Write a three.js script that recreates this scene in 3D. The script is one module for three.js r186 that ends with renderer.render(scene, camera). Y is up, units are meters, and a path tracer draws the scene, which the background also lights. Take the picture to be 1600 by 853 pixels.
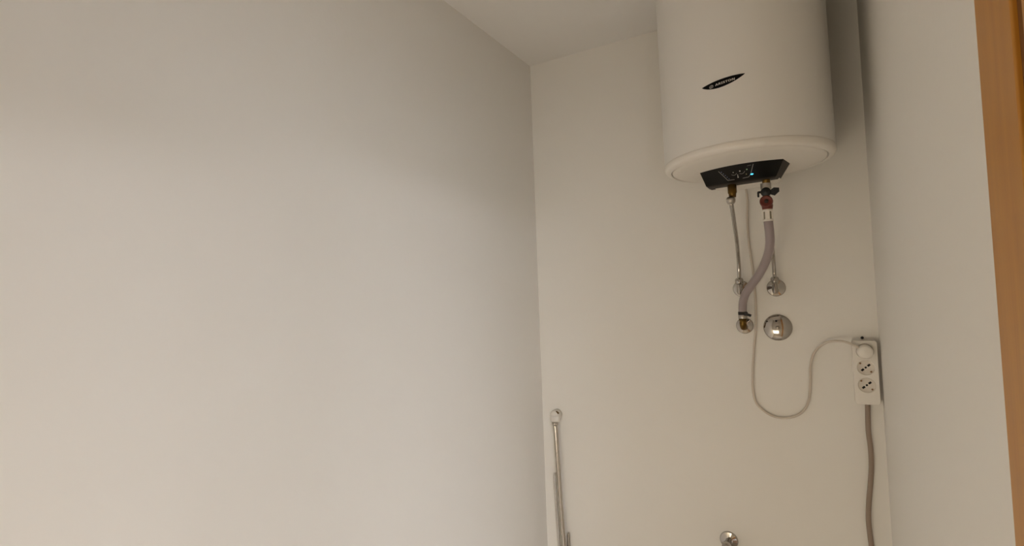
import * as THREE from 'three';
import { RectAreaLightUniformsLib } from 'three/addons/lights/RectAreaLightUniformsLib.js';
import { RoundedBoxGeometry } from 'three/addons/geometries/RoundedBoxGeometry.js';
import { mergeGeometries } from 'three/addons/utils/BufferGeometryUtils.js';

// ------------------------------------------------------------------ camera, light, exposure
const scene = new THREE.Scene();
scene.background = new THREE.Color(0x000000);
const EYE = 1.55;                                   // eye height above the floor
const P = (x, y, z) => new THREE.Vector3(x, y + EYE, -z);   // x right, y above the eye, z towards the back wall

const camera = new THREE.PerspectiveCamera(2 * Math.atan(426.5 / 820) * 180 / Math.PI, 1600 / 853, 0.01, 30);
camera.position.set(0, EYE, 0);
camera.rotation.order = 'YXZ';
camera.rotation.set(0.04565, 0.5268, -0.03437);
camera.updateMatrixWorld(true);
scene.add(camera);

RectAreaLightUniformsLib.init();
const renderer = new THREE.WebGLRenderer({ antialias: true });
renderer.toneMapping = THREE.LinearToneMapping;
renderer.toneMappingExposure = 1.05;
renderer.shadowMap.enabled = true;

// two flat ceiling lamps in the adjoining hall shine in through the open doorway at the right,
// and a low frosted window in the near wall, behind the camera, lights the back of the room
const COOL = new THREE.Color(0.97, 0.99, 1.06), DAY = new THREE.Color(1.0, 0.868, 0.665);
const LAMPS = [{ x: 1.83, y: 0.90, z: -1.60, w: 0.85, power: 56 }, { x: 1.50, y: 0.90, z: 0.30, w: 0.50, power: 26 }];
for (const l of LAMPS) {
  const q = new THREE.RectAreaLight(COOL, l.power, l.w - 0.04, l.w - 0.04);
  q.position.copy(P(l.x, l.y - 0.032, l.z)); q.lookAt(P(l.x, -2, l.z + 1e-4)); scene.add(q);
}
const ZNEAR = -0.95, WIN = { x0: -0.93, x1: -0.17, y0: -1.23, y1: -0.67 };
const windowLight = new THREE.RectAreaLight(DAY, 6.0, WIN.x1 - WIN.x0 - 0.08, WIN.y1 - WIN.y0 - 0.08);
windowLight.position.copy(P((WIN.x0 + WIN.x1) / 2, (WIN.y0 + WIN.y1) / 2, ZNEAR - 0.012));
windowLight.lookAt(P((WIN.x0 + WIN.x1) / 2, (WIN.y0 + WIN.y1) / 2, 2));
scene.add(windowLight);

// ------------------------------------------------------------------ helpers
let seed = 7;
const rnd = () => { seed = (seed * 1664525 + 1013904223) >>> 0; return seed / 4294967296; };
const used = new Map();
function numbered(name) {
  const n = used.get(name) || 0; used.set(name, n + 1);
  return n ? `${name}_${String(n).padStart(3, '0')}` : name;
}
function thing(name, label, category, pos, group) {
  const g = new THREE.Group(); g.name = numbered(name);
  if (pos) g.position.copy(pos);
  g.userData = { label, category };
  if (group) g.userData.group = group;
  scene.add(g); return g;
}
function part(name, geo, mat, parent, label) {
  const m = new THREE.Mesh(Array.isArray(geo) ? mergeGeometries(geo.map(plain)) : geo, mat);
  m.name = name; m.castShadow = m.receiveShadow = true;
  if (label) m.userData.label = label;
  parent.add(m); return m;
}
const plain = g => { const h = g.index ? g.toNonIndexed() : g; for (const k of Object.keys(h.attributes)) if (!['position', 'normal', 'uv'].includes(k)) h.deleteAttribute(k); return h; };
function structure(name, geo, mat) { const m = part(name, geo, mat, scene); m.userData.kind = 'structure'; return m; }
function box(x0, x1, y0, y1, z0, z1, r = 0) {       // in eye-level coordinates
  const w = x1 - x0, h = y1 - y0, d = z1 - z0;
  const g = r ? new RoundedBoxGeometry(w, h, d, 3, r) : new THREE.BoxGeometry(w, h, d);
  const c = P((x0 + x1) / 2, (y0 + y1) / 2, (z0 + z1) / 2);
  return g.translate(c.x, c.y, c.z);
}
function metricUV(g) {                               // uv in metres, from the face direction
  const h = g.index ? g.toNonIndexed() : g, p = h.attributes.position, n = h.attributes.normal, uv = new Float32Array(p.count * 2);
  for (let i = 0; i < p.count; i++) {
    const ax = Math.abs(n.getX(i)), ay = Math.abs(n.getY(i)), az = Math.abs(n.getZ(i));
    const [u, v] = ax > ay && ax > az ? [p.getZ(i), p.getY(i)] : ay > az ? [p.getX(i), p.getZ(i)] : [p.getX(i), p.getY(i)];
    uv[2 * i] = u; uv[2 * i + 1] = v;
  }
  h.setAttribute('uv', new THREE.BufferAttribute(uv, 2)); return h;
}
const V2 = (a) => a.map(([x, y]) => new THREE.Vector2(x, y));
const lathe = (pts, seg = 48) => new THREE.LatheGeometry(V2(pts), seg);       // axis y
const latheZ = (pts, seg = 48) => lathe(pts, seg).rotateX(Math.PI / 2);       // axis towards +z (the camera)
function tube(points, r, seg = 80, rad = 14) {
  const c = new THREE.CatmullRomCurve3(points, false, 'centripetal');
  const g = new THREE.TubeGeometry(c, seg, r, rad, false);
  const cap = (t, flip) => {
    const q = c.getPointAt(t), d = c.getTangentAt(t).multiplyScalar(flip);
    const k = new THREE.CircleGeometry(r, rad);
    k.applyQuaternion(new THREE.Quaternion().setFromUnitVectors(new THREE.Vector3(0, 0, 1), d));
    return k.translate(q.x, q.y, q.z);
  };
  return mergeGeometries([g, cap(0, -1), cap(1, 1)].map(plain));
}
function loft(rings, closeEnds = true) {             // rings of equally many points -> flat-shaded skin
  const pos = [], n = rings[0].length, tri = (a, b, c) => pos.push(...a, ...b, ...c);
  for (let k = 0; k + 1 < rings.length; k++) for (let i = 0; i < n; i++) {
    const a = rings[k][i], b = rings[k][(i + 1) % n], c = rings[k + 1][(i + 1) % n], d = rings[k + 1][i];
    tri(a, d, c); tri(a, c, b);
  }
  if (closeEnds) for (const [ring, flip] of [[rings[0], false], [rings[rings.length - 1], true]]) {
    const m = [0, 1, 2].map(j => ring.reduce((s, q) => s + q[j], 0) / n);
    for (let i = 0; i < n; i++) flip ? tri(m, ring[(i + 1) % n], ring[i]) : tri(m, ring[i], ring[(i + 1) % n]);
  }
  const g = new THREE.BufferGeometry();
  g.setAttribute('position', new THREE.Float32BufferAttribute(pos, 3));
  g.setAttribute('uv', new THREE.Float32BufferAttribute(new Float32Array(pos.length / 3 * 2), 2));
  g.computeVertexNormals(); return g;
}
const hex = (r, h) => new THREE.CylinderGeometry(r, r, h, 6);

// ------------------------------------------------------------------ procedural textures and materials
function noiseTexture(n, fn, colour) {
  const d = new Uint8Array(n * n * 4);
  for (let y = 0; y < n; y++) for (let x = 0; x < n; x++) {
    const c = fn(x / n, y / n), i = (y * n + x) * 4;
    d[i] = c[0]; d[i + 1] = c[1]; d[i + 2] = c[2]; d[i + 3] = 255;
  }
  const t = new THREE.DataTexture(d, n, n);
  t.wrapS = t.wrapT = THREE.RepeatWrapping; t.magFilter = THREE.LinearFilter; t.minFilter = THREE.LinearFilter;
  if (colour) t.colorSpace = THREE.SRGBColorSpace;
  t.needsUpdate = true; return t;
}
function lattice(n) { const a = []; for (let i = 0; i < n * n; i++) a.push(rnd()); return (u, v) => {
  const x = u * n, y = v * n, xi = Math.floor(x), yi = Math.floor(y), fx = x - xi, fy = y - yi, s = t => t * t * (3 - 2 * t);
  const g = (i, j) => a[((j % n + n) % n) * n + (i % n + n) % n];
  const p = g(xi, yi) * (1 - s(fx)) + g(xi + 1, yi) * s(fx), q = g(xi, yi + 1) * (1 - s(fx)) + g(xi + 1, yi + 1) * s(fx);
  return p * (1 - s(fy)) + q * s(fy);
}; }
const L1 = lattice(6), L2 = lattice(24), L3 = lattice(110), L4 = lattice(250);
const wallBump = noiseTexture(512, (u, v) => { const k = 255 * (0.25 * L1(u, v) + 0.25 * L2(u, v) + 0.3 * L3(u, v) + 0.2 * L4(u, v)); return [k, k, k]; });
function wallMaterial(c, bump = 0.0009) {
  const t = wallBump.clone(); t.repeat.set(1 / 0.9, 1 / 0.9); t.needsUpdate = true;
  return new THREE.MeshStandardMaterial({ color: c, roughness: 0.75, bumpMap: t, bumpScale: bump });
}
const woodMap = noiseTexture(512, (u, v) => {
  const w = 0.5 + 0.5 * Math.sin(2 * Math.PI * (u * 9 + 1.2 * L1(u, v) + 0.25 * L2(u, v)));
  const f = 0.06 * w + 0.07 * L3(u, v * 0.05) + 0.06 * L2(u, v);
  return [196 * (1.02 - 0.5 * f), 136 * (1.02 - 0.7 * f), 44 * (1.02 - 0.9 * f)];
}, true);
woodMap.repeat.set(1 / 0.35, 1 / 1.6);
const tileMap = noiseTexture(256, (u, v) => { const k = 0.9 + 0.1 * L2(u, v); return [205 * k, 196 * k, 184 * k]; }, true);

const M = {
  wall: wallMaterial(0xf4f0e8, 0.0003),
  ceiling: wallMaterial(0xf4f1ec, 0.0003),
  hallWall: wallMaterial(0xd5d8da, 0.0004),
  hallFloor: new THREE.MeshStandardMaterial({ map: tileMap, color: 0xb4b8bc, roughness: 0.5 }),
  floor: new THREE.MeshStandardMaterial({ map: tileMap, roughness: 0.45 }),
  wood: new THREE.MeshPhysicalMaterial({ map: woodMap, roughness: 0.42, clearcoat: 0.25, clearcoatRoughness: 0.35 }),
  seal: new THREE.MeshStandardMaterial({ color: 0x7a4a12, roughness: 0.8 }),
  pvc: new THREE.MeshStandardMaterial({ color: 0xe8e6e2, roughness: 0.35 }),
  diffuser: new THREE.MeshStandardMaterial({ color: 0xdedad2, roughness: 0.6, emissive: COOL, emissiveIntensity: 2.0 }),
  pane: new THREE.MeshStandardMaterial({ color: 0xdedad2, roughness: 0.6, emissive: DAY, emissiveIntensity: 1.2 }),
  enamel: new THREE.MeshPhysicalMaterial({ color: 0xefebe4, roughness: 0.38, clearcoat: 0.2, clearcoatRoughness: 0.3 }),
  whitePlastic: new THREE.MeshStandardMaterial({ color: 0xece6dc, roughness: 0.42 }),
  stripPlastic: new THREE.MeshStandardMaterial({ color: 0xefe9df, roughness: 0.4 }),
  socketPlastic: new THREE.MeshStandardMaterial({ color: 0xe2d9cc, roughness: 0.4 }),
  blackGloss: new THREE.MeshPhysicalMaterial({ color: 0x0b0a09, roughness: 0.28, clearcoat: 0.3 }),
  blackMatte: new THREE.MeshStandardMaterial({ color: 0x2a221b, roughness: 0.6 }),
  black: new THREE.MeshStandardMaterial({ color: 0x0c0c0d, roughness: 0.5 }),
  dark: new THREE.MeshStandardMaterial({ color: 0x050505, roughness: 0.9 }),
  chrome: new THREE.MeshStandardMaterial({ color: 0xaea9a2, metalness: 1, roughness: 0.09 }),
  steel: new THREE.MeshStandardMaterial({ color: 0xc6c0b8, metalness: 1, roughness: 0.2 }),
  satin: new THREE.MeshStandardMaterial({ color: 0xb4aea5, metalness: 1, roughness: 0.3 }),
  brass: new THREE.MeshStandardMaterial({ color: 0x6a5228, metalness: 1, roughness: 0.36 }),
  rust: new THREE.MeshStandardMaterial({ color: 0x6e2f22, roughness: 0.45 }),
  pink: new THREE.MeshStandardMaterial({ color: 0xc79a88, roughness: 0.5 }),
  hose: new THREE.MeshPhysicalMaterial({ color: 0xbdb0b0, roughness: 0.3, transmission: 0.35, thickness: 0, ior: 1.4 }),
  cord: new THREE.MeshStandardMaterial({ color: 0xd8cdbf, roughness: 0.5 }),
  cable: new THREE.MeshStandardMaterial({ color: 0x9a8878, roughness: 0.55 }),
  clip: new THREE.MeshStandardMaterial({ color: 0x8d6a48, metalness: 0.7, roughness: 0.4 }),
  olive: new THREE.MeshStandardMaterial({ color: 0x8f8672, roughness: 0.4 }),
  led: new THREE.MeshStandardMaterial({ color: 0x0a2a3a, emissive: new THREE.Color(0.1, 0.65, 1.0), emissiveIntensity: 1.6 }),
};
const strand = noiseTexture(64, (u, v) => { const k = ((Math.floor(u * 8) + Math.floor(v * 8)) % 2) ? 236 : 172; return [k, k * 0.97, k * 0.92]; }, true);
strand.repeat.set(2, 60);
M.braid = new THREE.MeshStandardMaterial({ map: strand, metalness: 0.15, roughness: 0.5 });

// ------------------------------------------------------------------ the room
const XL = -0.973, XR = 0.146, ZB = 1.879, YC = 0.942, YF = -EYE, T = 0.12;
const HX = 2.3, HZ0 = -2.1, HZ1 = 1.3;               // the hall beyond the doorway
structure('floor', metricUV(box(XL - T, XR + T, YF - T, YF, ZNEAR - T, ZB + T)), M.floor);
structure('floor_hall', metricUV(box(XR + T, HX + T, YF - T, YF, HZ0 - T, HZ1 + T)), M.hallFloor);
structure('ceiling', metricUV(mergeGeometries([box(XL - T, XR + T, YC, YC + T, ZNEAR - T, ZB + T), box(XR + T, HX + T, YC, YC + T, HZ0 - T, HZ1 + T)].map(plain))), M.ceiling);
structure('wall_left', metricUV(box(XL - T, XL, YF, YC, ZNEAR - T, ZB + T)), M.wall);
structure('wall_back', metricUV(box(XL, XR, YF, YC, ZB, ZB + T)), M.wall);
structure('wall_near', metricUV(mergeGeometries([
  box(XL, WIN.x0, YF, YC, ZNEAR - T, ZNEAR), box(WIN.x1, XR, YF, YC, ZNEAR - T, ZNEAR),
  box(WIN.x0, WIN.x1, YF, WIN.y0, ZNEAR - T, ZNEAR), box(WIN.x0, WIN.x1, WIN.y1, YC, ZNEAR - T, ZNEAR)].map(plain))), M.wall);
const DZ0 = -0.251, DZ1 = 0.501, DTOP = 0.60;          // door opening in the right wall
structure('wall_right', metricUV(mergeGeometries([
  box(XR, XR + T, YF, YC, DZ1, ZB + T), box(XR, XR + T, DTOP, YC, DZ0, DZ1), box(XR, XR + T, YF, YC, HZ0 - T, DZ0)].map(plain))), M.wall);
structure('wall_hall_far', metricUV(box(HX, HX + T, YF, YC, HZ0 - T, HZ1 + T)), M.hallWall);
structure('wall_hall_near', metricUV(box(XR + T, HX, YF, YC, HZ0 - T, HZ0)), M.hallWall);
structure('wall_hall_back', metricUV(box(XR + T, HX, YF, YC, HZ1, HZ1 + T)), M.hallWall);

{ // open doorway in the right wall: flat casing, a brown seal in a groove, inner bead, lining
  const d = new THREE.Group(); d.name = 'door_1'; d.userData.kind = 'structure'; scene.add(d);
  const F = XR - 0.012, B = XR + T, top = DTOP - 0.029, J1 = 0.472, J0 = -0.222;
  for (const [f, g] of [[F, XR], [B, B + 0.012]]) {
    part('door_casing', metricUV(box(f, g, YF, top + 0.14, 0.5195, 0.611, 0.002)), M.wood, d);
    part('door_casing', metricUV(box(f, g, YF, top + 0.14, -0.361, -0.2695, 0.002)), M.wood, d);
    part('door_casing', metricUV(box(f, g, top + 0.0475, top + 0.14, -0.2695, 0.5195, 0.002)), M.wood, d);
  }
  part('door_gasket', [box(F + 0.004, XR + 0.004, YF, top + 0.047, 0.501, 0.5195), box(F + 0.004, XR + 0.004, YF, top + 0.047, -0.2695, -0.251), box(F + 0.004, XR + 0.004, top + 0.029, top + 0.0475, -0.251, 0.501)], M.seal, d, 'brown seal in the casing groove');
  part('door_lining', metricUV(box(F + 0.001, B, YF, top + 0.029, J1, 0.501, 0.002)), M.wood, d);
  part('door_lining', metricUV(box(F + 0.001, B, YF, top + 0.029, -0.251, J0, 0.002)), M.wood, d);
  part('door_lining', metricUV(box(F + 0.001, B, top, top + 0.029, J0, J1, 0.002)), M.wood, d);
}
{ // low frosted window in the near wall
  const w = new THREE.Group(); w.name = 'window_1'; w.userData.kind = 'structure'; scene.add(w);
  const { x0, x1, y0, y1 } = WIN, a = ZNEAR - 0.09, b = ZNEAR, k = 0.04;
  part('window_frame', [box(x0, x0 + k, y0, y1, a, b), box(x1 - k, x1, y0, y1, a, b), box(x0 + k, x1 - k, y0, y0 + k, a, b), box(x0 + k, x1 - k, y1 - k, y1, a, b)], M.pvc, w);
  part('window_pane', box(x0 + k, x1 - k, y0 + k, y1 - k, ZNEAR - 0.030, ZNEAR - 0.020), M.pane, w);
}
for (const [i, l] of LAMPS.entries()) {
  const t = thing('ceiling_lamp', ['flat square ceiling lamp in the hall, farther from the doorway', 'flat square ceiling lamp in the hall, nearer to the doorway'][i], 'lamp');
  const { x, y, z, w } = l;
  part('lamp_base', box(x - w / 2, x + w / 2, y - 0.008, YC, z - w / 2, z + w / 2, 0.004), M.pvc, t);
  part('diffuser', box(x - w / 2 + 0.015, x + w / 2 - 0.015, y - 0.028, y - 0.008, z - w / 2 + 0.015, z + w / 2 - 0.015, 0.006), M.diffuser, t);
}

// ------------------------------------------------------------------ water heater
const heater = thing('water_heater', 'white cylindrical electric water heater hanging high in the right corner', 'water heater', P(-0.1623, 0.3625, 1.6422));
heater.rotation.order = 'ZYX'; heater.rotation.set(0, -0.10, 0.00785);
{
  const R = 0.2235, H = 0.555;
  part('tank', lathe([[0.2085, 0.004], [R - 0.001, 0.008], [R, 0.014], [R, H - 0.04], [R - 0.012, H - 0.012], [0.16, H], [0.0001, H + 0.004]], 128), M.enamel, heater);
  part('bottom_rim', lathe([[0.203, 0.004], [0.2215, 0.012], [0.2240, 0.0115], [0.2248, 0.006], [0.2243, 0.000], [0.2222, -0.005], [0.216, -0.0095], [0.207, -0.0115], [0.2055, -0.010], [0.203, 0.004]], 128), M.whitePlastic, heater);
  part('bottom_cover', lathe([[0.0001, -0.0178], [0.12, -0.0165], [0.18, -0.0140], [0.2015, -0.0112], [0.2035, -0.007], [0.2, 0.0], [0.0001, 0.0]], 128), M.whitePlastic, heater);
  part('wall_bracket', [new RoundedBoxGeometry(0.14, 0.05, 0.05, 2, 0.004).translate(0, 0.4, -0.2145)], M.satin, heater);

  // moulded hub under the tank and the black control panel on its front
  const N = 16, ring = (y, hw, zc, bulge, tips) => {
    const q = [];
    for (let i = 0; i <= N; i++) { const t = -1 + 2 * i / N; q.push([hw * t, y, zc + bulge * (1 - t * t)]); }
    for (const [x, z] of tips) q.push([x, y, z]);
    return q;
  };
  part('pipe_hub', loft([
    ring(-0.0560, 0.085, -0.045, 0.0, [[0.086, -0.070], [0.055, -0.104], [-0.055, -0.104], [-0.086, -0.070]]),
    ring(-0.0535, 0.088, -0.040, 0.0, [[0.090, -0.070], [0.058, -0.108], [-0.058, -0.108], [-0.090, -0.070]]),
    ring(-0.0100, 0.105, 0.03, 0.02, [[0.112, -0.06], [0.07, -0.13], [-0.07, -0.13], [-0.112, -0.06]])]).translate(-0.010, 0, 0), M.whitePlastic, heater);
  const rg = (y, hw, zc, bulge, dx, tips) => ring(y, hw, zc, bulge, tips).map(([x, yy, z]) => [x + dx, yy, z]);
  part('panel_housing', loft([
    rg(-0.0530, 0.091, -0.008, 0.0, -0.0185, [[0.094, -0.054], [-0.094, -0.054]]),
    rg(-0.0495, 0.096, -0.002, 0.001, -0.0185, [[0.100, -0.050], [-0.100, -0.050]]),
    rg(-0.0140, 0.112, 0.048, 0.034, -0.0055, [[0.118, -0.022], [-0.118, -0.022]])]), M.blackMatte, heater);
  // glossy curved fascia with its printed legends
  const cv = document.createElement('canvas'); cv.width = 1024; cv.height = 256; const c = cv.getContext('2d');
  c.fillStyle = '#0a0908'; c.fillRect(0, 0, 1024, 256);
  c.strokeStyle = '#b5b1ac'; c.lineWidth = 6; c.lineCap = 'round'; c.lineJoin = 'round';
  c.beginPath(); c.moveTo(258, 60); c.lineTo(345, 214); c.lineTo(440, 216); c.stroke();
  c.beginPath(); c.moveTo(560, 216); c.lineTo(640, 210); c.lineTo(668, 180); c.lineTo(700, 40); c.stroke();
  c.fillStyle = '#8d9cc4'; for (let k = 0; k < 5; k++) { c.beginPath(); c.arc(292 + k * 19, 78 + k * 29, 6, 0, 7); c.fill(); }
  c.strokeStyle = '#a09b96'; c.lineWidth = 6;
  c.beginPath(); c.arc(448, 112, 42, 0.5, 2.4); c.stroke(); c.beginPath(); c.arc(552, 108, 42, 0.3, 2.2); c.stroke();
  c.fillStyle = '#cfcac4'; c.beginPath(); c.arc(444, 112, 7, 0, 7); c.fill(); c.beginPath(); c.arc(532, 108, 10, 0, 7); c.fill();
  c.fillRect(492, 150, 9, 40); c.beginPath(); c.arc(497, 190, 10, 0, 7); c.fill();
  c.fillStyle = '#a6c8a4'; c.beginPath(); c.arc(622, 100, 10, 0, 7); c.fill(); c.fillStyle = '#9a9474'; c.beginPath(); c.arc(612, 165, 9, 0, 7); c.fill();
  c.strokeStyle = '#8a8682'; c.beginPath(); c.moveTo(630, 52); c.lineTo(672, 48); c.stroke();
  const tex = new THREE.CanvasTexture(cv); tex.colorSpace = THREE.SRGBColorSpace;
  const pos = [], uv = [], idx = [], nu = 24, nv = 6;
  for (let j = 0; j <= nv; j++) for (let i = 0; i <= nu; i++) {
    const t = -1 + 2 * i / nu, s = j / nv, e = 0.0012;
    const hw = 0.096 + (0.112 - 0.096) * s, z = -0.002 + 0.050 * s + (0.001 + 0.033 * s) * (1 - t * t), dx = -0.0185 + 0.013 * s;
    pos.push(dx + hw * 0.992 * t, -0.0490 + 0.0345 * s - e * 0.8, z + e); uv.push(i / nu, s);
  }
  for (let j = 0; j < nv; j++) for (let i = 0; i < nu; i++) { const a = j * (nu + 1) + i; idx.push(a, a + 1, a + nu + 2, a, a + nu + 2, a + nu + 1); }
  const fg = new THREE.BufferGeometry(); fg.setAttribute('position', new THREE.Float32BufferAttribute(pos, 3)); fg.setAttribute('uv', new THREE.Float32BufferAttribute(uv, 2)); fg.setIndex(idx); fg.computeVertexNormals();
  const fascia = part('control_panel', fg, new THREE.MeshPhysicalMaterial({ map: tex, roughness: 0.4, specularIntensity: 0.35 }), heater, 'black control panel with printed legends');
  const LED = (() => { const t = 0.335, q = 0.33, hw = 0.096 + 0.016 * q; return [-0.0185 + 0.013 * q + hw * t, -0.0490 + 0.0345 * q - 0.001, 0.0005 - 0.002 + 0.050 * q + (0.001 + 0.033 * q) * (1 - t * t)]; })();
  const led = new THREE.SphereGeometry(0.0032, 16, 12).scale(1.3, 1, 0.7).translate(LED[0], LED[1], LED[2]);
  part('indicator_light', led, M.led, fascia, 'glowing blue indicator light');
  const glow = new THREE.PointLight(new THREE.Color(0.1, 0.65, 1), 0.00004, 0.3); glow.position.set(LED[0], LED[1] - 0.004, LED[2] + 0.007); glow.castShadow = true; heater.add(glow);

  // lens-shaped badge bent round the tank
  const bc = document.createElement('canvas'); bc.width = 1024; bc.height = 256; const b = bc.getContext('2d');
  b.fillStyle = '#050507'; b.fillRect(0, 0, 1024, 256);
  b.fillStyle = '#dcd7d0'; b.font = 'bold 94px sans-serif'; b.textBaseline = 'middle'; b.textAlign = 'left';
  b.save(); b.translate(336, 132); b.scale(1.16, 1); b.fillText('ARISTON', 0, 0); b.restore();
  b.lineWidth = 9; b.strokeStyle = '#cbc6bf'; b.beginPath(); b.arc(242, 138, 46, 0, 7); b.stroke();
  b.lineWidth = 7; b.beginPath(); b.arc(242, 138, 23, 0, 7); b.stroke(); b.beginPath(); b.moveTo(211, 168); b.lineTo(273, 108); b.stroke();
  const bt = new THREE.CanvasTexture(bc); bt.colorSpace = THREE.SRGBColorSpace;
  const a0 = -18.84 * Math.PI / 180 + 0.10, a1 = 8.54 * Math.PI / 180 + 0.10, y0 = 0.1675, y1 = 0.1776;
  const bp = [], bu = [], bi = [], BU = 40;
  for (let j = 0; j <= 1; j++) for (let i = 0; i <= BU; i++) {
    const t = i / BU, k = Math.pow(4 * t * (1 - t), 0.85), a = a0 + (a1 - a0) * t, yc = y0 + (y1 - y0) * t;
    const dy = j ? 0.0042 * k : -0.0160 * k * (1 + 0.25 * (0.5 - t)), r = R + 0.0012;
    bp.push(r * Math.sin(a), yc + dy, r * Math.cos(a)); bu.push(t, (dy + 0.0165) / 0.0212);
  }
  const edge = bp.length / 3;                          // outer skin, then a rim down to the tank
  for (let i = 0; i < BU; i++) bi.push(i, i + 1, BU + 2 + i, i, BU + 2 + i, BU + 1 + i);
  for (let k = 0; k < edge; k++) { const s = (R - 0.0005) / (R + 0.0012); bp.push(bp[3 * k] * s, bp[3 * k + 1], bp[3 * k + 2] * s); bu.push(0.01, 0.01); }
  for (let i = 0; i < BU; i++) { bi.push(i, edge + i, edge + i + 1, i, edge + i + 1, i + 1); const q = BU + 1 + i; bi.push(q, q + 1, edge + q + 1, q, edge + q + 1, edge + q); }
  const bg = new THREE.BufferGeometry(); bg.setAttribute('position', new THREE.Float32BufferAttribute(bp, 3)); bg.setAttribute('uv', new THREE.Float32BufferAttribute(bu, 2)); bg.setIndex(bi); bg.computeVertexNormals();
  part('badge', bg, new THREE.MeshPhysicalMaterial({ map: bt, roughness: 0.5, specularIntensity: 0.25 }), heater, 'dark lens-shaped badge with pale lettering');

  part('hot_outlet', lathe([[0.0001, -0.09], [0.0095, -0.09], [0.0105, -0.080], [0.0125, -0.076], [0.0125, -0.045], [0.0001, -0.045]], 32).translate(-0.0455, 0, -0.02), M.brass, heater, 'brass outlet stub');
  part('cold_inlet', lathe([[0.0001, -0.063], [0.0105, -0.063], [0.0105, -0.045], [0.0001, -0.045]], 32).translate(0.0475, 0, -0.02), M.brass, heater);
}

// ------------------------------------------------------------------ safety valve under the heater
{
  const p = P(-0.1145, 0.2300, 1.6622);
  const t = thing('safety_valve', 'metal safety valve with a black lever and rust-red cap under the heater', 'valve', p);
  part('valve_body', [lathe([[0.0001, -0.012], [0.010, -0.012], [0.0115, 0.0], [0.0115, 0.012], [0.0105, 0.03], [0.010, 0.052], [0.0001, 0.052]], 32)], M.satin, t);
  part('hex_nut', hex(0.0155, 0.016).translate(0, 0.062, 0), M.satin, t);
  const lv = part('lever', [latheZ([[0.0001, -0.012], [0.0105, -0.012], [0.0132, -0.006], [0.0135, 0.003], [0.011, 0.008], [0.0001, 0.010]], 32).translate(0, 0.043, 0.014),
    loft([[[0.010, 0.036, 0.010], [0.010, 0.046, 0.010], [0.010, 0.046, 0.018], [0.010, 0.036, 0.018]].reverse(), [[0.022, 0.031, 0.009], [0.021, 0.053, 0.009], [0.021, 0.053, 0.019], [0.022, 0.031, 0.019]].reverse(), [[0.034, 0.041, 0.010], [0.034, 0.051, 0.010], [0.034, 0.051, 0.018], [0.034, 0.041, 0.018]].reverse()]),
    new RoundedBoxGeometry(0.014, 0.006, 0.008, 2, 0.002).translate(-0.0145, 0.0445, 0.014), new RoundedBoxGeometry(0.005, 0.015, 0.008, 2, 0.002).translate(-0.0198, 0.038, 0.014)], M.black, t, 'black plastic lever and knob');
  part('relief_cap', [latheZ([[0.0001, -0.010], [0.0155, -0.010], [0.0172, -0.004], [0.0172, 0.006], [0.0145, 0.010], [0.012, 0.009], [0.0095, 0.006], [0.0001, 0.006]], 40).translate(0, 0.016, 0.014),
    lathe([[0.0001, -0.006], [0.0135, -0.006], [0.015, 0.004], [0.0135, 0.012], [0.0001, 0.012]], 32).translate(0.001, 0.002, 0.002)], M.rust, t, 'rust-red round relief cap');
  part('cap_screw', latheZ([[0.0001, 0], [0.0055, 0], [0.0055, 0.004], [0.0001, 0.005]], 20).translate(0.0005, 0.016, 0.0195), M.blackMatte, t);
}

// ------------------------------------------------------------------ drain hose
{
  const t = thing('drain_hose', 'translucent greyish plastic hose curving from the safety valve to the brass wall elbow', 'hose');
  part('hose', tube([[-0.1137, 0.1955, 1.6622], [-0.1128, 0.178, 1.6625], [-0.112, 0.1611, 1.6642], [-0.113, 0.1325, 1.6742], [-0.1189, 0.1042, 1.6892], [-0.1306, 0.078, 1.7142], [-0.156, 0.0384, 1.7542], [-0.183, 0.0063, 1.7842], [-0.2025, -0.0213, 1.8072], [-0.2115, -0.0479, 1.8242], [-0.2140, -0.0747, 1.8322], [-0.2143, -0.092, 1.8342]].map(a => P(...a)), 0.0124, 120, 24), M.hose, t);
  const c = P(-0.1139, 0.1925, 1.6622);
  part('coupling', [lathe([[0.0095, 0], [0.0142, 0], [0.0142, 0.006], [0.0095, 0.006]], 32).translate(c.x, c.y - 0.002, c.z),
    lathe([[0.0095, 0.026], [0.0138, 0.026], [0.0138, 0.032], [0.0095, 0.032]], 32).translate(c.x, c.y, c.z),
    ...[0, 1, 2, 3].map(k => new RoundedBoxGeometry(0.012, 0.028, 0.004, 2, 0.001).translate(0, 0.015, 0.0118).rotateY(k * Math.PI / 2).translate(c.x, c.y, c.z))], M.whitePlastic, t, 'white ribbed plastic coupling');
  part('hose_stub', lathe([[0.0001, -0.002], [0.0112, -0.002], [0.0112, 0.036], [0.0001, 0.036]], 28).translate(c.x, c.y, c.z), M.olive, t, 'olive grey stub inside the coupling');
  part('coupling_ring', lathe([[0.009, 0.032], [0.0128, 0.032], [0.0120, 0.036], [0.009, 0.036]], 32).translate(c.x, c.y, c.z), M.pink, t);
  const k = P(-0.2141, -0.0775, 1.8328);
  part('hose_clamp', [lathe([[0.0125, -0.005], [0.0137, -0.005], [0.0137, 0.005], [0.0125, 0.005], [0.0125, -0.005]], 32).translate(k.x, k.y, k.z),
    new RoundedBoxGeometry(0.010, 0.011, 0.009, 2, 0.001).translate(k.x + 0.011, k.y - 0.002, k.z + 0.010), new THREE.CylinderGeometry(0.0042, 0.0042, 0.012, 12).rotateZ(1.2).translate(k.x + 0.020, k.y - 0.006, k.z + 0.010)], M.black, t, 'dark worm-drive hose clamp');
}

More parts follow.
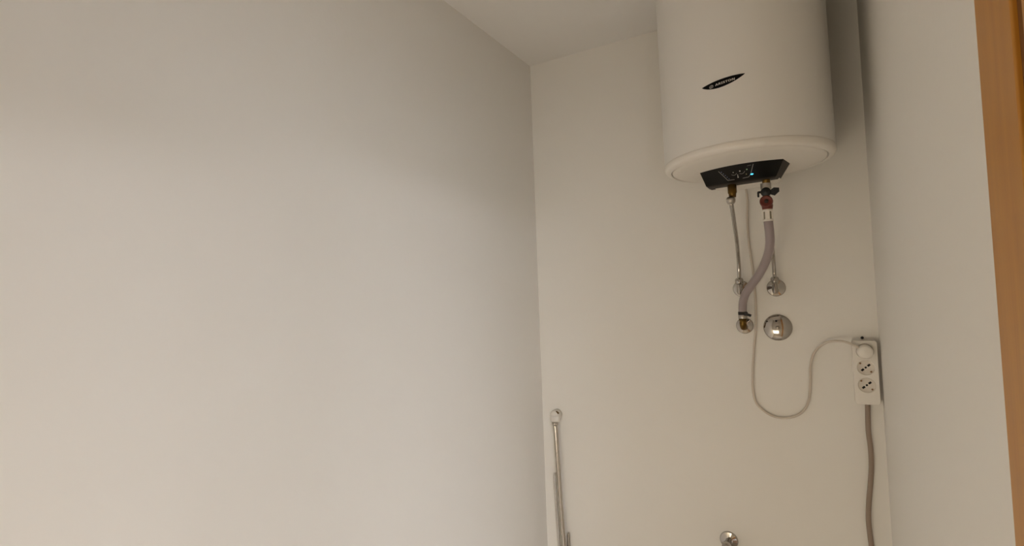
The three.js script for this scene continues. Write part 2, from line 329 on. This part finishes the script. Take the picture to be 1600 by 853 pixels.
// ------------------------------------------------------------------ wall valves, tubes, elbow, dome
const flange = (r, d) => latheZ([[0.0001, 0], [r, 0], [r, 0.0015], [r * 0.965, 0.0034], [r * 0.90, 0.0048], [r * 0.42, 0.0069], [r * 0.36, 0.0085], [0.0001, 0.0090]], 56);
function angleValve(x, y, r, label) {
  const t = thing('angle_valve', label, 'valve', P(x, y, ZB), 'chrome angle valves under the heater');
  part('wall_flange', flange(r, 0.012), M.chrome, t);
  part('valve_body', [new THREE.CylinderGeometry(0.0085, 0.0085, 0.046, 28).rotateX(Math.PI / 2).translate(0, -0.008, 0.026),
    lathe([[0.0001, -0.018], [0.006, -0.018], [0.0088, -0.014], [0.0088, 0.018], [0.0001, 0.018]], 32).translate(0, 0, 0.045)], M.chrome, t);
  part('compression_nut', lathe([[0.0001, 0.014], [0.0108, 0.0145], [0.0125, 0.019], [0.0125, 0.029], [0.0095, 0.034], [0.0001, 0.034]], 10).translate(0, 0, 0.045), M.chrome, t);
  return t;
}
angleValve(-0.219, 0.0015, 0.0262, 'left chrome angle valve with round wall flange, partly behind the curved hose');
angleValve(-0.1165, 0.0005, 0.0278, 'right chrome angle valve with round wall flange, above the chrome dome');
{
  const t = thing('supply_tube', 'bent chrome tube running from the brass stub down to the left angle valve', 'pipe', null, 'chrome supply tubes under the heater');
  part('tube', tube([[-0.2097, 0.262, 1.6632], [-0.2090, 0.250, 1.6655], [-0.2083, 0.232, 1.677], [-0.2090, 0.200, 1.706], [-0.2105, 0.150, 1.755], [-0.2140, 0.1154, 1.795], [-0.2170, 0.078, 1.827], [-0.2185, 0.045, 1.8342], [-0.219, 0.031, 1.8342]].map(a => P(...a)), 0.0058, 120, 18), M.chrome, t);
  const c = P(-0.2097, 0.2630, 1.6622);
  part('tube_nut', lathe([[0.0001, -0.012], [0.0085, -0.011], [0.0128, -0.004], [0.0132, 0.004], [0.010, 0.0095], [0.0001, 0.0095]], 24).translate(c.x, c.y, c.z), M.satin, t);
}
{
  const t = thing('supply_tube', 'straight chrome tube rising from the right angle valve behind the hose', 'pipe', null, 'chrome supply tubes under the heater');
  part('tube', tube([[-0.1165, 0.031, 1.8342], [-0.1165, 0.05, 1.8325], [-0.1155, 0.100, 1.805], [-0.1130, 0.150, 1.742], [-0.1135, 0.200, 1.701], [-0.1138, 0.222, 1.694], [-0.1142, 0.236, 1.686], [-0.1144, 0.240, 1.675]].map(a => P(...a)), 0.0056, 100, 18), M.chrome, t);
}
{
  const t = thing('pipe_elbow', 'brass elbow with a chrome wall flange at the lower end of the hose', 'pipe fitting', P(-0.2150, -0.1200, ZB));
  part('wall_flange', flange(0.0265, 0.012), M.chrome, t);
  part('elbow', [tube([new THREE.Vector3(0, -0.004, 0.004), new THREE.Vector3(0, -0.004, 0.022), new THREE.Vector3(0, -0.001, 0.037), new THREE.Vector3(0, 0.010, 0.0445), new THREE.Vector3(0.0008, 0.026, 0.045)], 0.0105, 40, 24),
    lathe([[0.0001, 0.018], [0.0125, 0.018], [0.0125, 0.026], [0.0001, 0.026]], 8).translate(0.0006, 0, 0.045)], M.brass, t);
  part('sleeve', lathe([[0.0125, 0.0255], [0.0134, 0.0255], [0.0138, 0.036], [0.0125, 0.036]], 28).translate(0.0008, 0, 0.0458), M.satin, t);
}
{
  const t = thing('wall_dome', 'large polished chrome dome cover on the wall, right of the brass elbow', 'cover', P(-0.1181, -0.1262, ZB));
  part('dome', latheZ([[0.0001, 0], [0.0416, 0], [0.0419, 0.002], [0.0408, 0.0048], [0.0375, 0.0074], [0.0310, 0.0100], [0.0210, 0.0122], [0.0110, 0.0133], [0.0001, 0.0136]], 72), M.chrome, t);
  part('centre_screw', latheZ([[0.0001, 0.0125], [0.0060, 0.0125], [0.0054, 0.0160], [0.003, 0.0172], [0.0001, 0.0174]], 24), M.satin, t);
  part('pin_hole', latheZ([[0.0001, 0], [0.0032, 0], [0.0032, 0.0012], [0.0001, 0.0012]], 16).translate(-0.003, 0.021, 0.0116), M.dark, t);
}
{
  const t = thing('water_tap', 'chrome water tap cut off at the bottom edge of the photo', 'tap', P(-0.2985, -0.8265, ZB));
  part('wall_flange', flange(0.0285, 0.014), M.chrome, t);
  part('tap_body', [lathe([[0.0001, 0.004], [0.0105, 0.004], [0.0105, 0.030], [0.0135, 0.036], [0.0145, 0.052], [0.0135, 0.066], [0.0001, 0.068]], 36).rotateX(Math.PI / 2), new THREE.CylinderGeometry(0.0105, 0.0125, 0.04, 28).translate(0, -0.028, 0.05)], M.chrome, t);
  part('tap_handle', [new THREE.CylinderGeometry(0.006, 0.006, 0.018, 20).rotateX(Math.PI / 2).translate(0, 0, 0.074), new RoundedBoxGeometry(0.05, 0.012, 0.01, 3, 0.004).translate(0, 0, 0.086)], M.chrome, t);
}

// ------------------------------------------------------------------ power strip, plug and cables
const SP = P(0.1072, -0.2555, ZB);
{
  const t = thing('power_strip', 'white wall-mounted strip of three sockets beside the right corner', 'power strip', SP);
  const hw = 0.0296, hh = 0.091, s = new THREE.Shape(), rr = 0.007;
  s.moveTo(-hw + rr, -hh); s.lineTo(hw - rr, -hh); s.quadraticCurveTo(hw, -hh, hw, -hh + rr); s.lineTo(hw, hh - rr); s.quadraticCurveTo(hw, hh, hw - rr, hh); s.lineTo(-hw + rr, hh); s.quadraticCurveTo(-hw, hh, -hw, hh - rr); s.lineTo(-hw, -hh + rr); s.quadraticCurveTo(-hw, -hh, -hw + rr, -hh);
  for (const y of [0.0617, 0.0145, -0.0365]) { const h = new THREE.Path(); h.absellipse(0, y, 0.0225, 0.0225, 0, Math.PI * 2, true); s.holes.push(h); }
  part('housing', new THREE.ExtrudeGeometry(s, { depth: 0.030, bevelEnabled: true, bevelThickness: 0.002, bevelSize: 0.0015, bevelSegments: 2, curveSegments: 32 }).translate(0, 0, 0.002), M.stripPlastic, t);
  for (const y of [0.0617, 0.0145, -0.0365]) {
    const k = part('socket', latheZ([[0.0001, 0.004], [0.0226, 0.004], [0.0226, 0.033], [0.0212, 0.0335], [0.0205, 0.030], [0.0001, 0.030]], 48).translate(0, y, 0), M.socketPlastic, t);
    if (y > 0.05) continue;
    for (const d of [-0.0105, 0, 0.0105]) part('pin_slot', new RoundedBoxGeometry(d ? 0.0082 : 0.0052, d ? 0.0056 : 0.0048, 0.0014, 3, 0.0006).rotateZ(0.72).translate(d * Math.cos(0.72), y + d * Math.sin(0.72), 0.0302), M.dark, k);
    for (const d of [-1, 1]) part('earth_clip', new RoundedBoxGeometry(0.0046, 0.0042, 0.003, 2, 0.0008).rotateZ(0.72).translate(-d * 0.0128, y + d * 0.0118, 0.0312), M.clip, k);
  }
}
{
  heater.updateMatrixWorld(true);
  const inv = heater.matrixWorld.clone().invert();   // the cord belongs to the heater
  const cord = part('power_cord', tube([[-0.178, 0.345, 1.732], [-0.181, 0.325, 1.790], [-0.1850, 0.285, 1.862], [-0.1893, 0.2336, 1.8742], [-0.1888, 0.1492, 1.8742], [-0.1815, 0.0647, 1.8742], [-0.1785, -0.0396, 1.8742], [-0.1818, -0.1226, 1.8742], [-0.1909, -0.1951, 1.8742], [-0.1983, -0.2677, 1.8742], [-0.2000, -0.3296, 1.8742], [-0.1922, -0.3702, 1.8742], [-0.1691, -0.395, 1.8742], [-0.1421, -0.409, 1.8742], [-0.1132, -0.4106, 1.8742], [-0.0825, -0.402, 1.8742], [-0.0587, -0.3823, 1.8742], [-0.0452, -0.3558, 1.8742], [-0.0371, -0.3004, 1.8742], [-0.0345, -0.2511, 1.873], [-0.0257, -0.2135, 1.870], [-0.006, -0.1836, 1.863], [0.0185, -0.1677, 1.852], [0.0475, -0.1640, 1.841], [0.069, -0.1690, 1.832], [0.083, -0.1760, 1.828], [0.096, -0.1850, 1.828]].map(a => P(...a)), 0.0036, 400, 12).applyMatrix4(inv), M.cord, heater, 'thin white cord hanging in a loose loop to the power strip');
  const q = P(0.1072, -0.1938, ZB);
  part('plug', latheZ([[0.0001, 0.0305], [0.0192, 0.0305], [0.0205, 0.034], [0.0205, 0.050], [0.0188, 0.0555], [0.014, 0.058], [0.0001, 0.059]], 48).translate(q.x, q.y, q.z).applyMatrix4(inv), M.stripPlastic, cord, 'round white plug in the top socket');
}
{
  const t = thing('electric_cable', 'thick grey-brown cable running down from the bottom of the power strip', 'cable');
  part('cable', tube([[0.1072, -0.340, 1.862], [0.1070, -0.3555, 1.865], [0.1055, -0.400, 1.8695], [0.105, -0.432, 1.8705], [0.1077, -0.4818, 1.8705], [0.1067, -0.5318, 1.8705], [0.1014, -0.5842, 1.8705], [0.0951, -0.6349, 1.8705], [0.0912, -0.6852, 1.8705], [0.0926, -0.7345, 1.8705], [0.0955, -0.79, 1.8705], [0.094, -0.90, 1.8705], [0.092, -1.10, 1.8705], [0.094, -1.35, 1.8705], [0.094, -EYE + 0.01, 1.8705]].map(a => P(...a)), 0.0068, 200, 14), M.cable, t);
}
{
  const t = thing('wall_screw', 'small dark screw head in the wall just above the power strip', 'screw', P(0.1050, -0.1570, ZB));
  part('screw_head', latheZ([[0.0001, 0], [0.0042, 0], [0.0038, 0.002], [0.0001, 0.003]], 20), M.black, t);
}

// ------------------------------------------------------------------ pipes in the left corner
{
  const t = thing('corner_pipe', 'slim chrome pipe hanging from a white wall elbow near the left corner', 'pipe');
  const c = P(-0.9085, -0.4640, ZB);
  part('wall_elbow', [latheZ([[0.0001, 0], [0.0205, 0], [0.0205, 0.016], [0.019, 0.026], [0.014, 0.033], [0.0001, 0.036]], 40).translate(c.x, c.y, c.z),
    lathe([[0.0001, -0.024], [0.0175, -0.024], [0.0185, -0.018], [0.0185, 0.0], [0.0001, 0.0]], 36).translate(c.x + 0.0008, c.y, c.z + 0.022)], M.whitePlastic, t, 'white painted wall elbow');
  part('compression_nut', [lathe([[0.0001, -0.016], [0.0105, -0.014], [0.0125, -0.009], [0.0125, -0.004], [0.011, -0.001], [0.0001, 0]], 24).translate(c.x + 0.001, c.y - 0.024, c.z + 0.027)], M.steel, t);
  part('tube', tube([[-0.9073, -0.498, 1.8520], [-0.9060, -0.5194, 1.8520], [-0.902, -0.6359, 1.8520], [-0.898, -0.7566, 1.8520], [-0.8930, -0.8759, 1.8520], [-0.8890, -0.9541, 1.8520], [-0.884, -1.08, 1.8520], [-0.880, -1.20, 1.8520], [-0.880, -1.30, 1.860], [-0.880, -1.31, ZB]].map(a => P(...a)), 0.0092, 160, 20), M.steel, t);
  part('fleck', new RoundedBoxGeometry(0.013, 0.006, 0.006, 2, 0.0015).rotateZ(-0.6).translate(c.x + 0.0125, c.y + 0.012, c.z + 0.0265), M.brass, t, 'chipped paint showing brass');
}
{
  const t = thing('braided_hose', 'thin braided hose standing behind the slim chrome corner pipe', 'hose');
  part('hose', tube([[-0.9275, -0.695, ZB - 0.003], [-0.9275, -0.702, 1.870], [-0.9265, -0.72, 1.8680], [-0.9240, -0.8127, 1.8680], [-0.9180, -0.9646, 1.8680], [-0.917, -1.10, 1.8680], [-0.915, -1.30, 1.8680], [-0.915, -1.305, ZB]].map(a => P(...a)), 0.0048, 120, 14), M.braid, t);
}
{
  const t = thing('pipe_stub', 'short grey pipe end at the foot of the slim corner pipe', 'pipe', P(-0.878, -0.912, ZB));
  part('tube', lathe([[0.0001, -0.35], [0.0065, -0.35], [0.0065, -0.004], [0.005, 0], [0.0001, 0]], 24).translate(0, 0, 0.007), M.satin, t);
}

renderer.render(scene, camera);
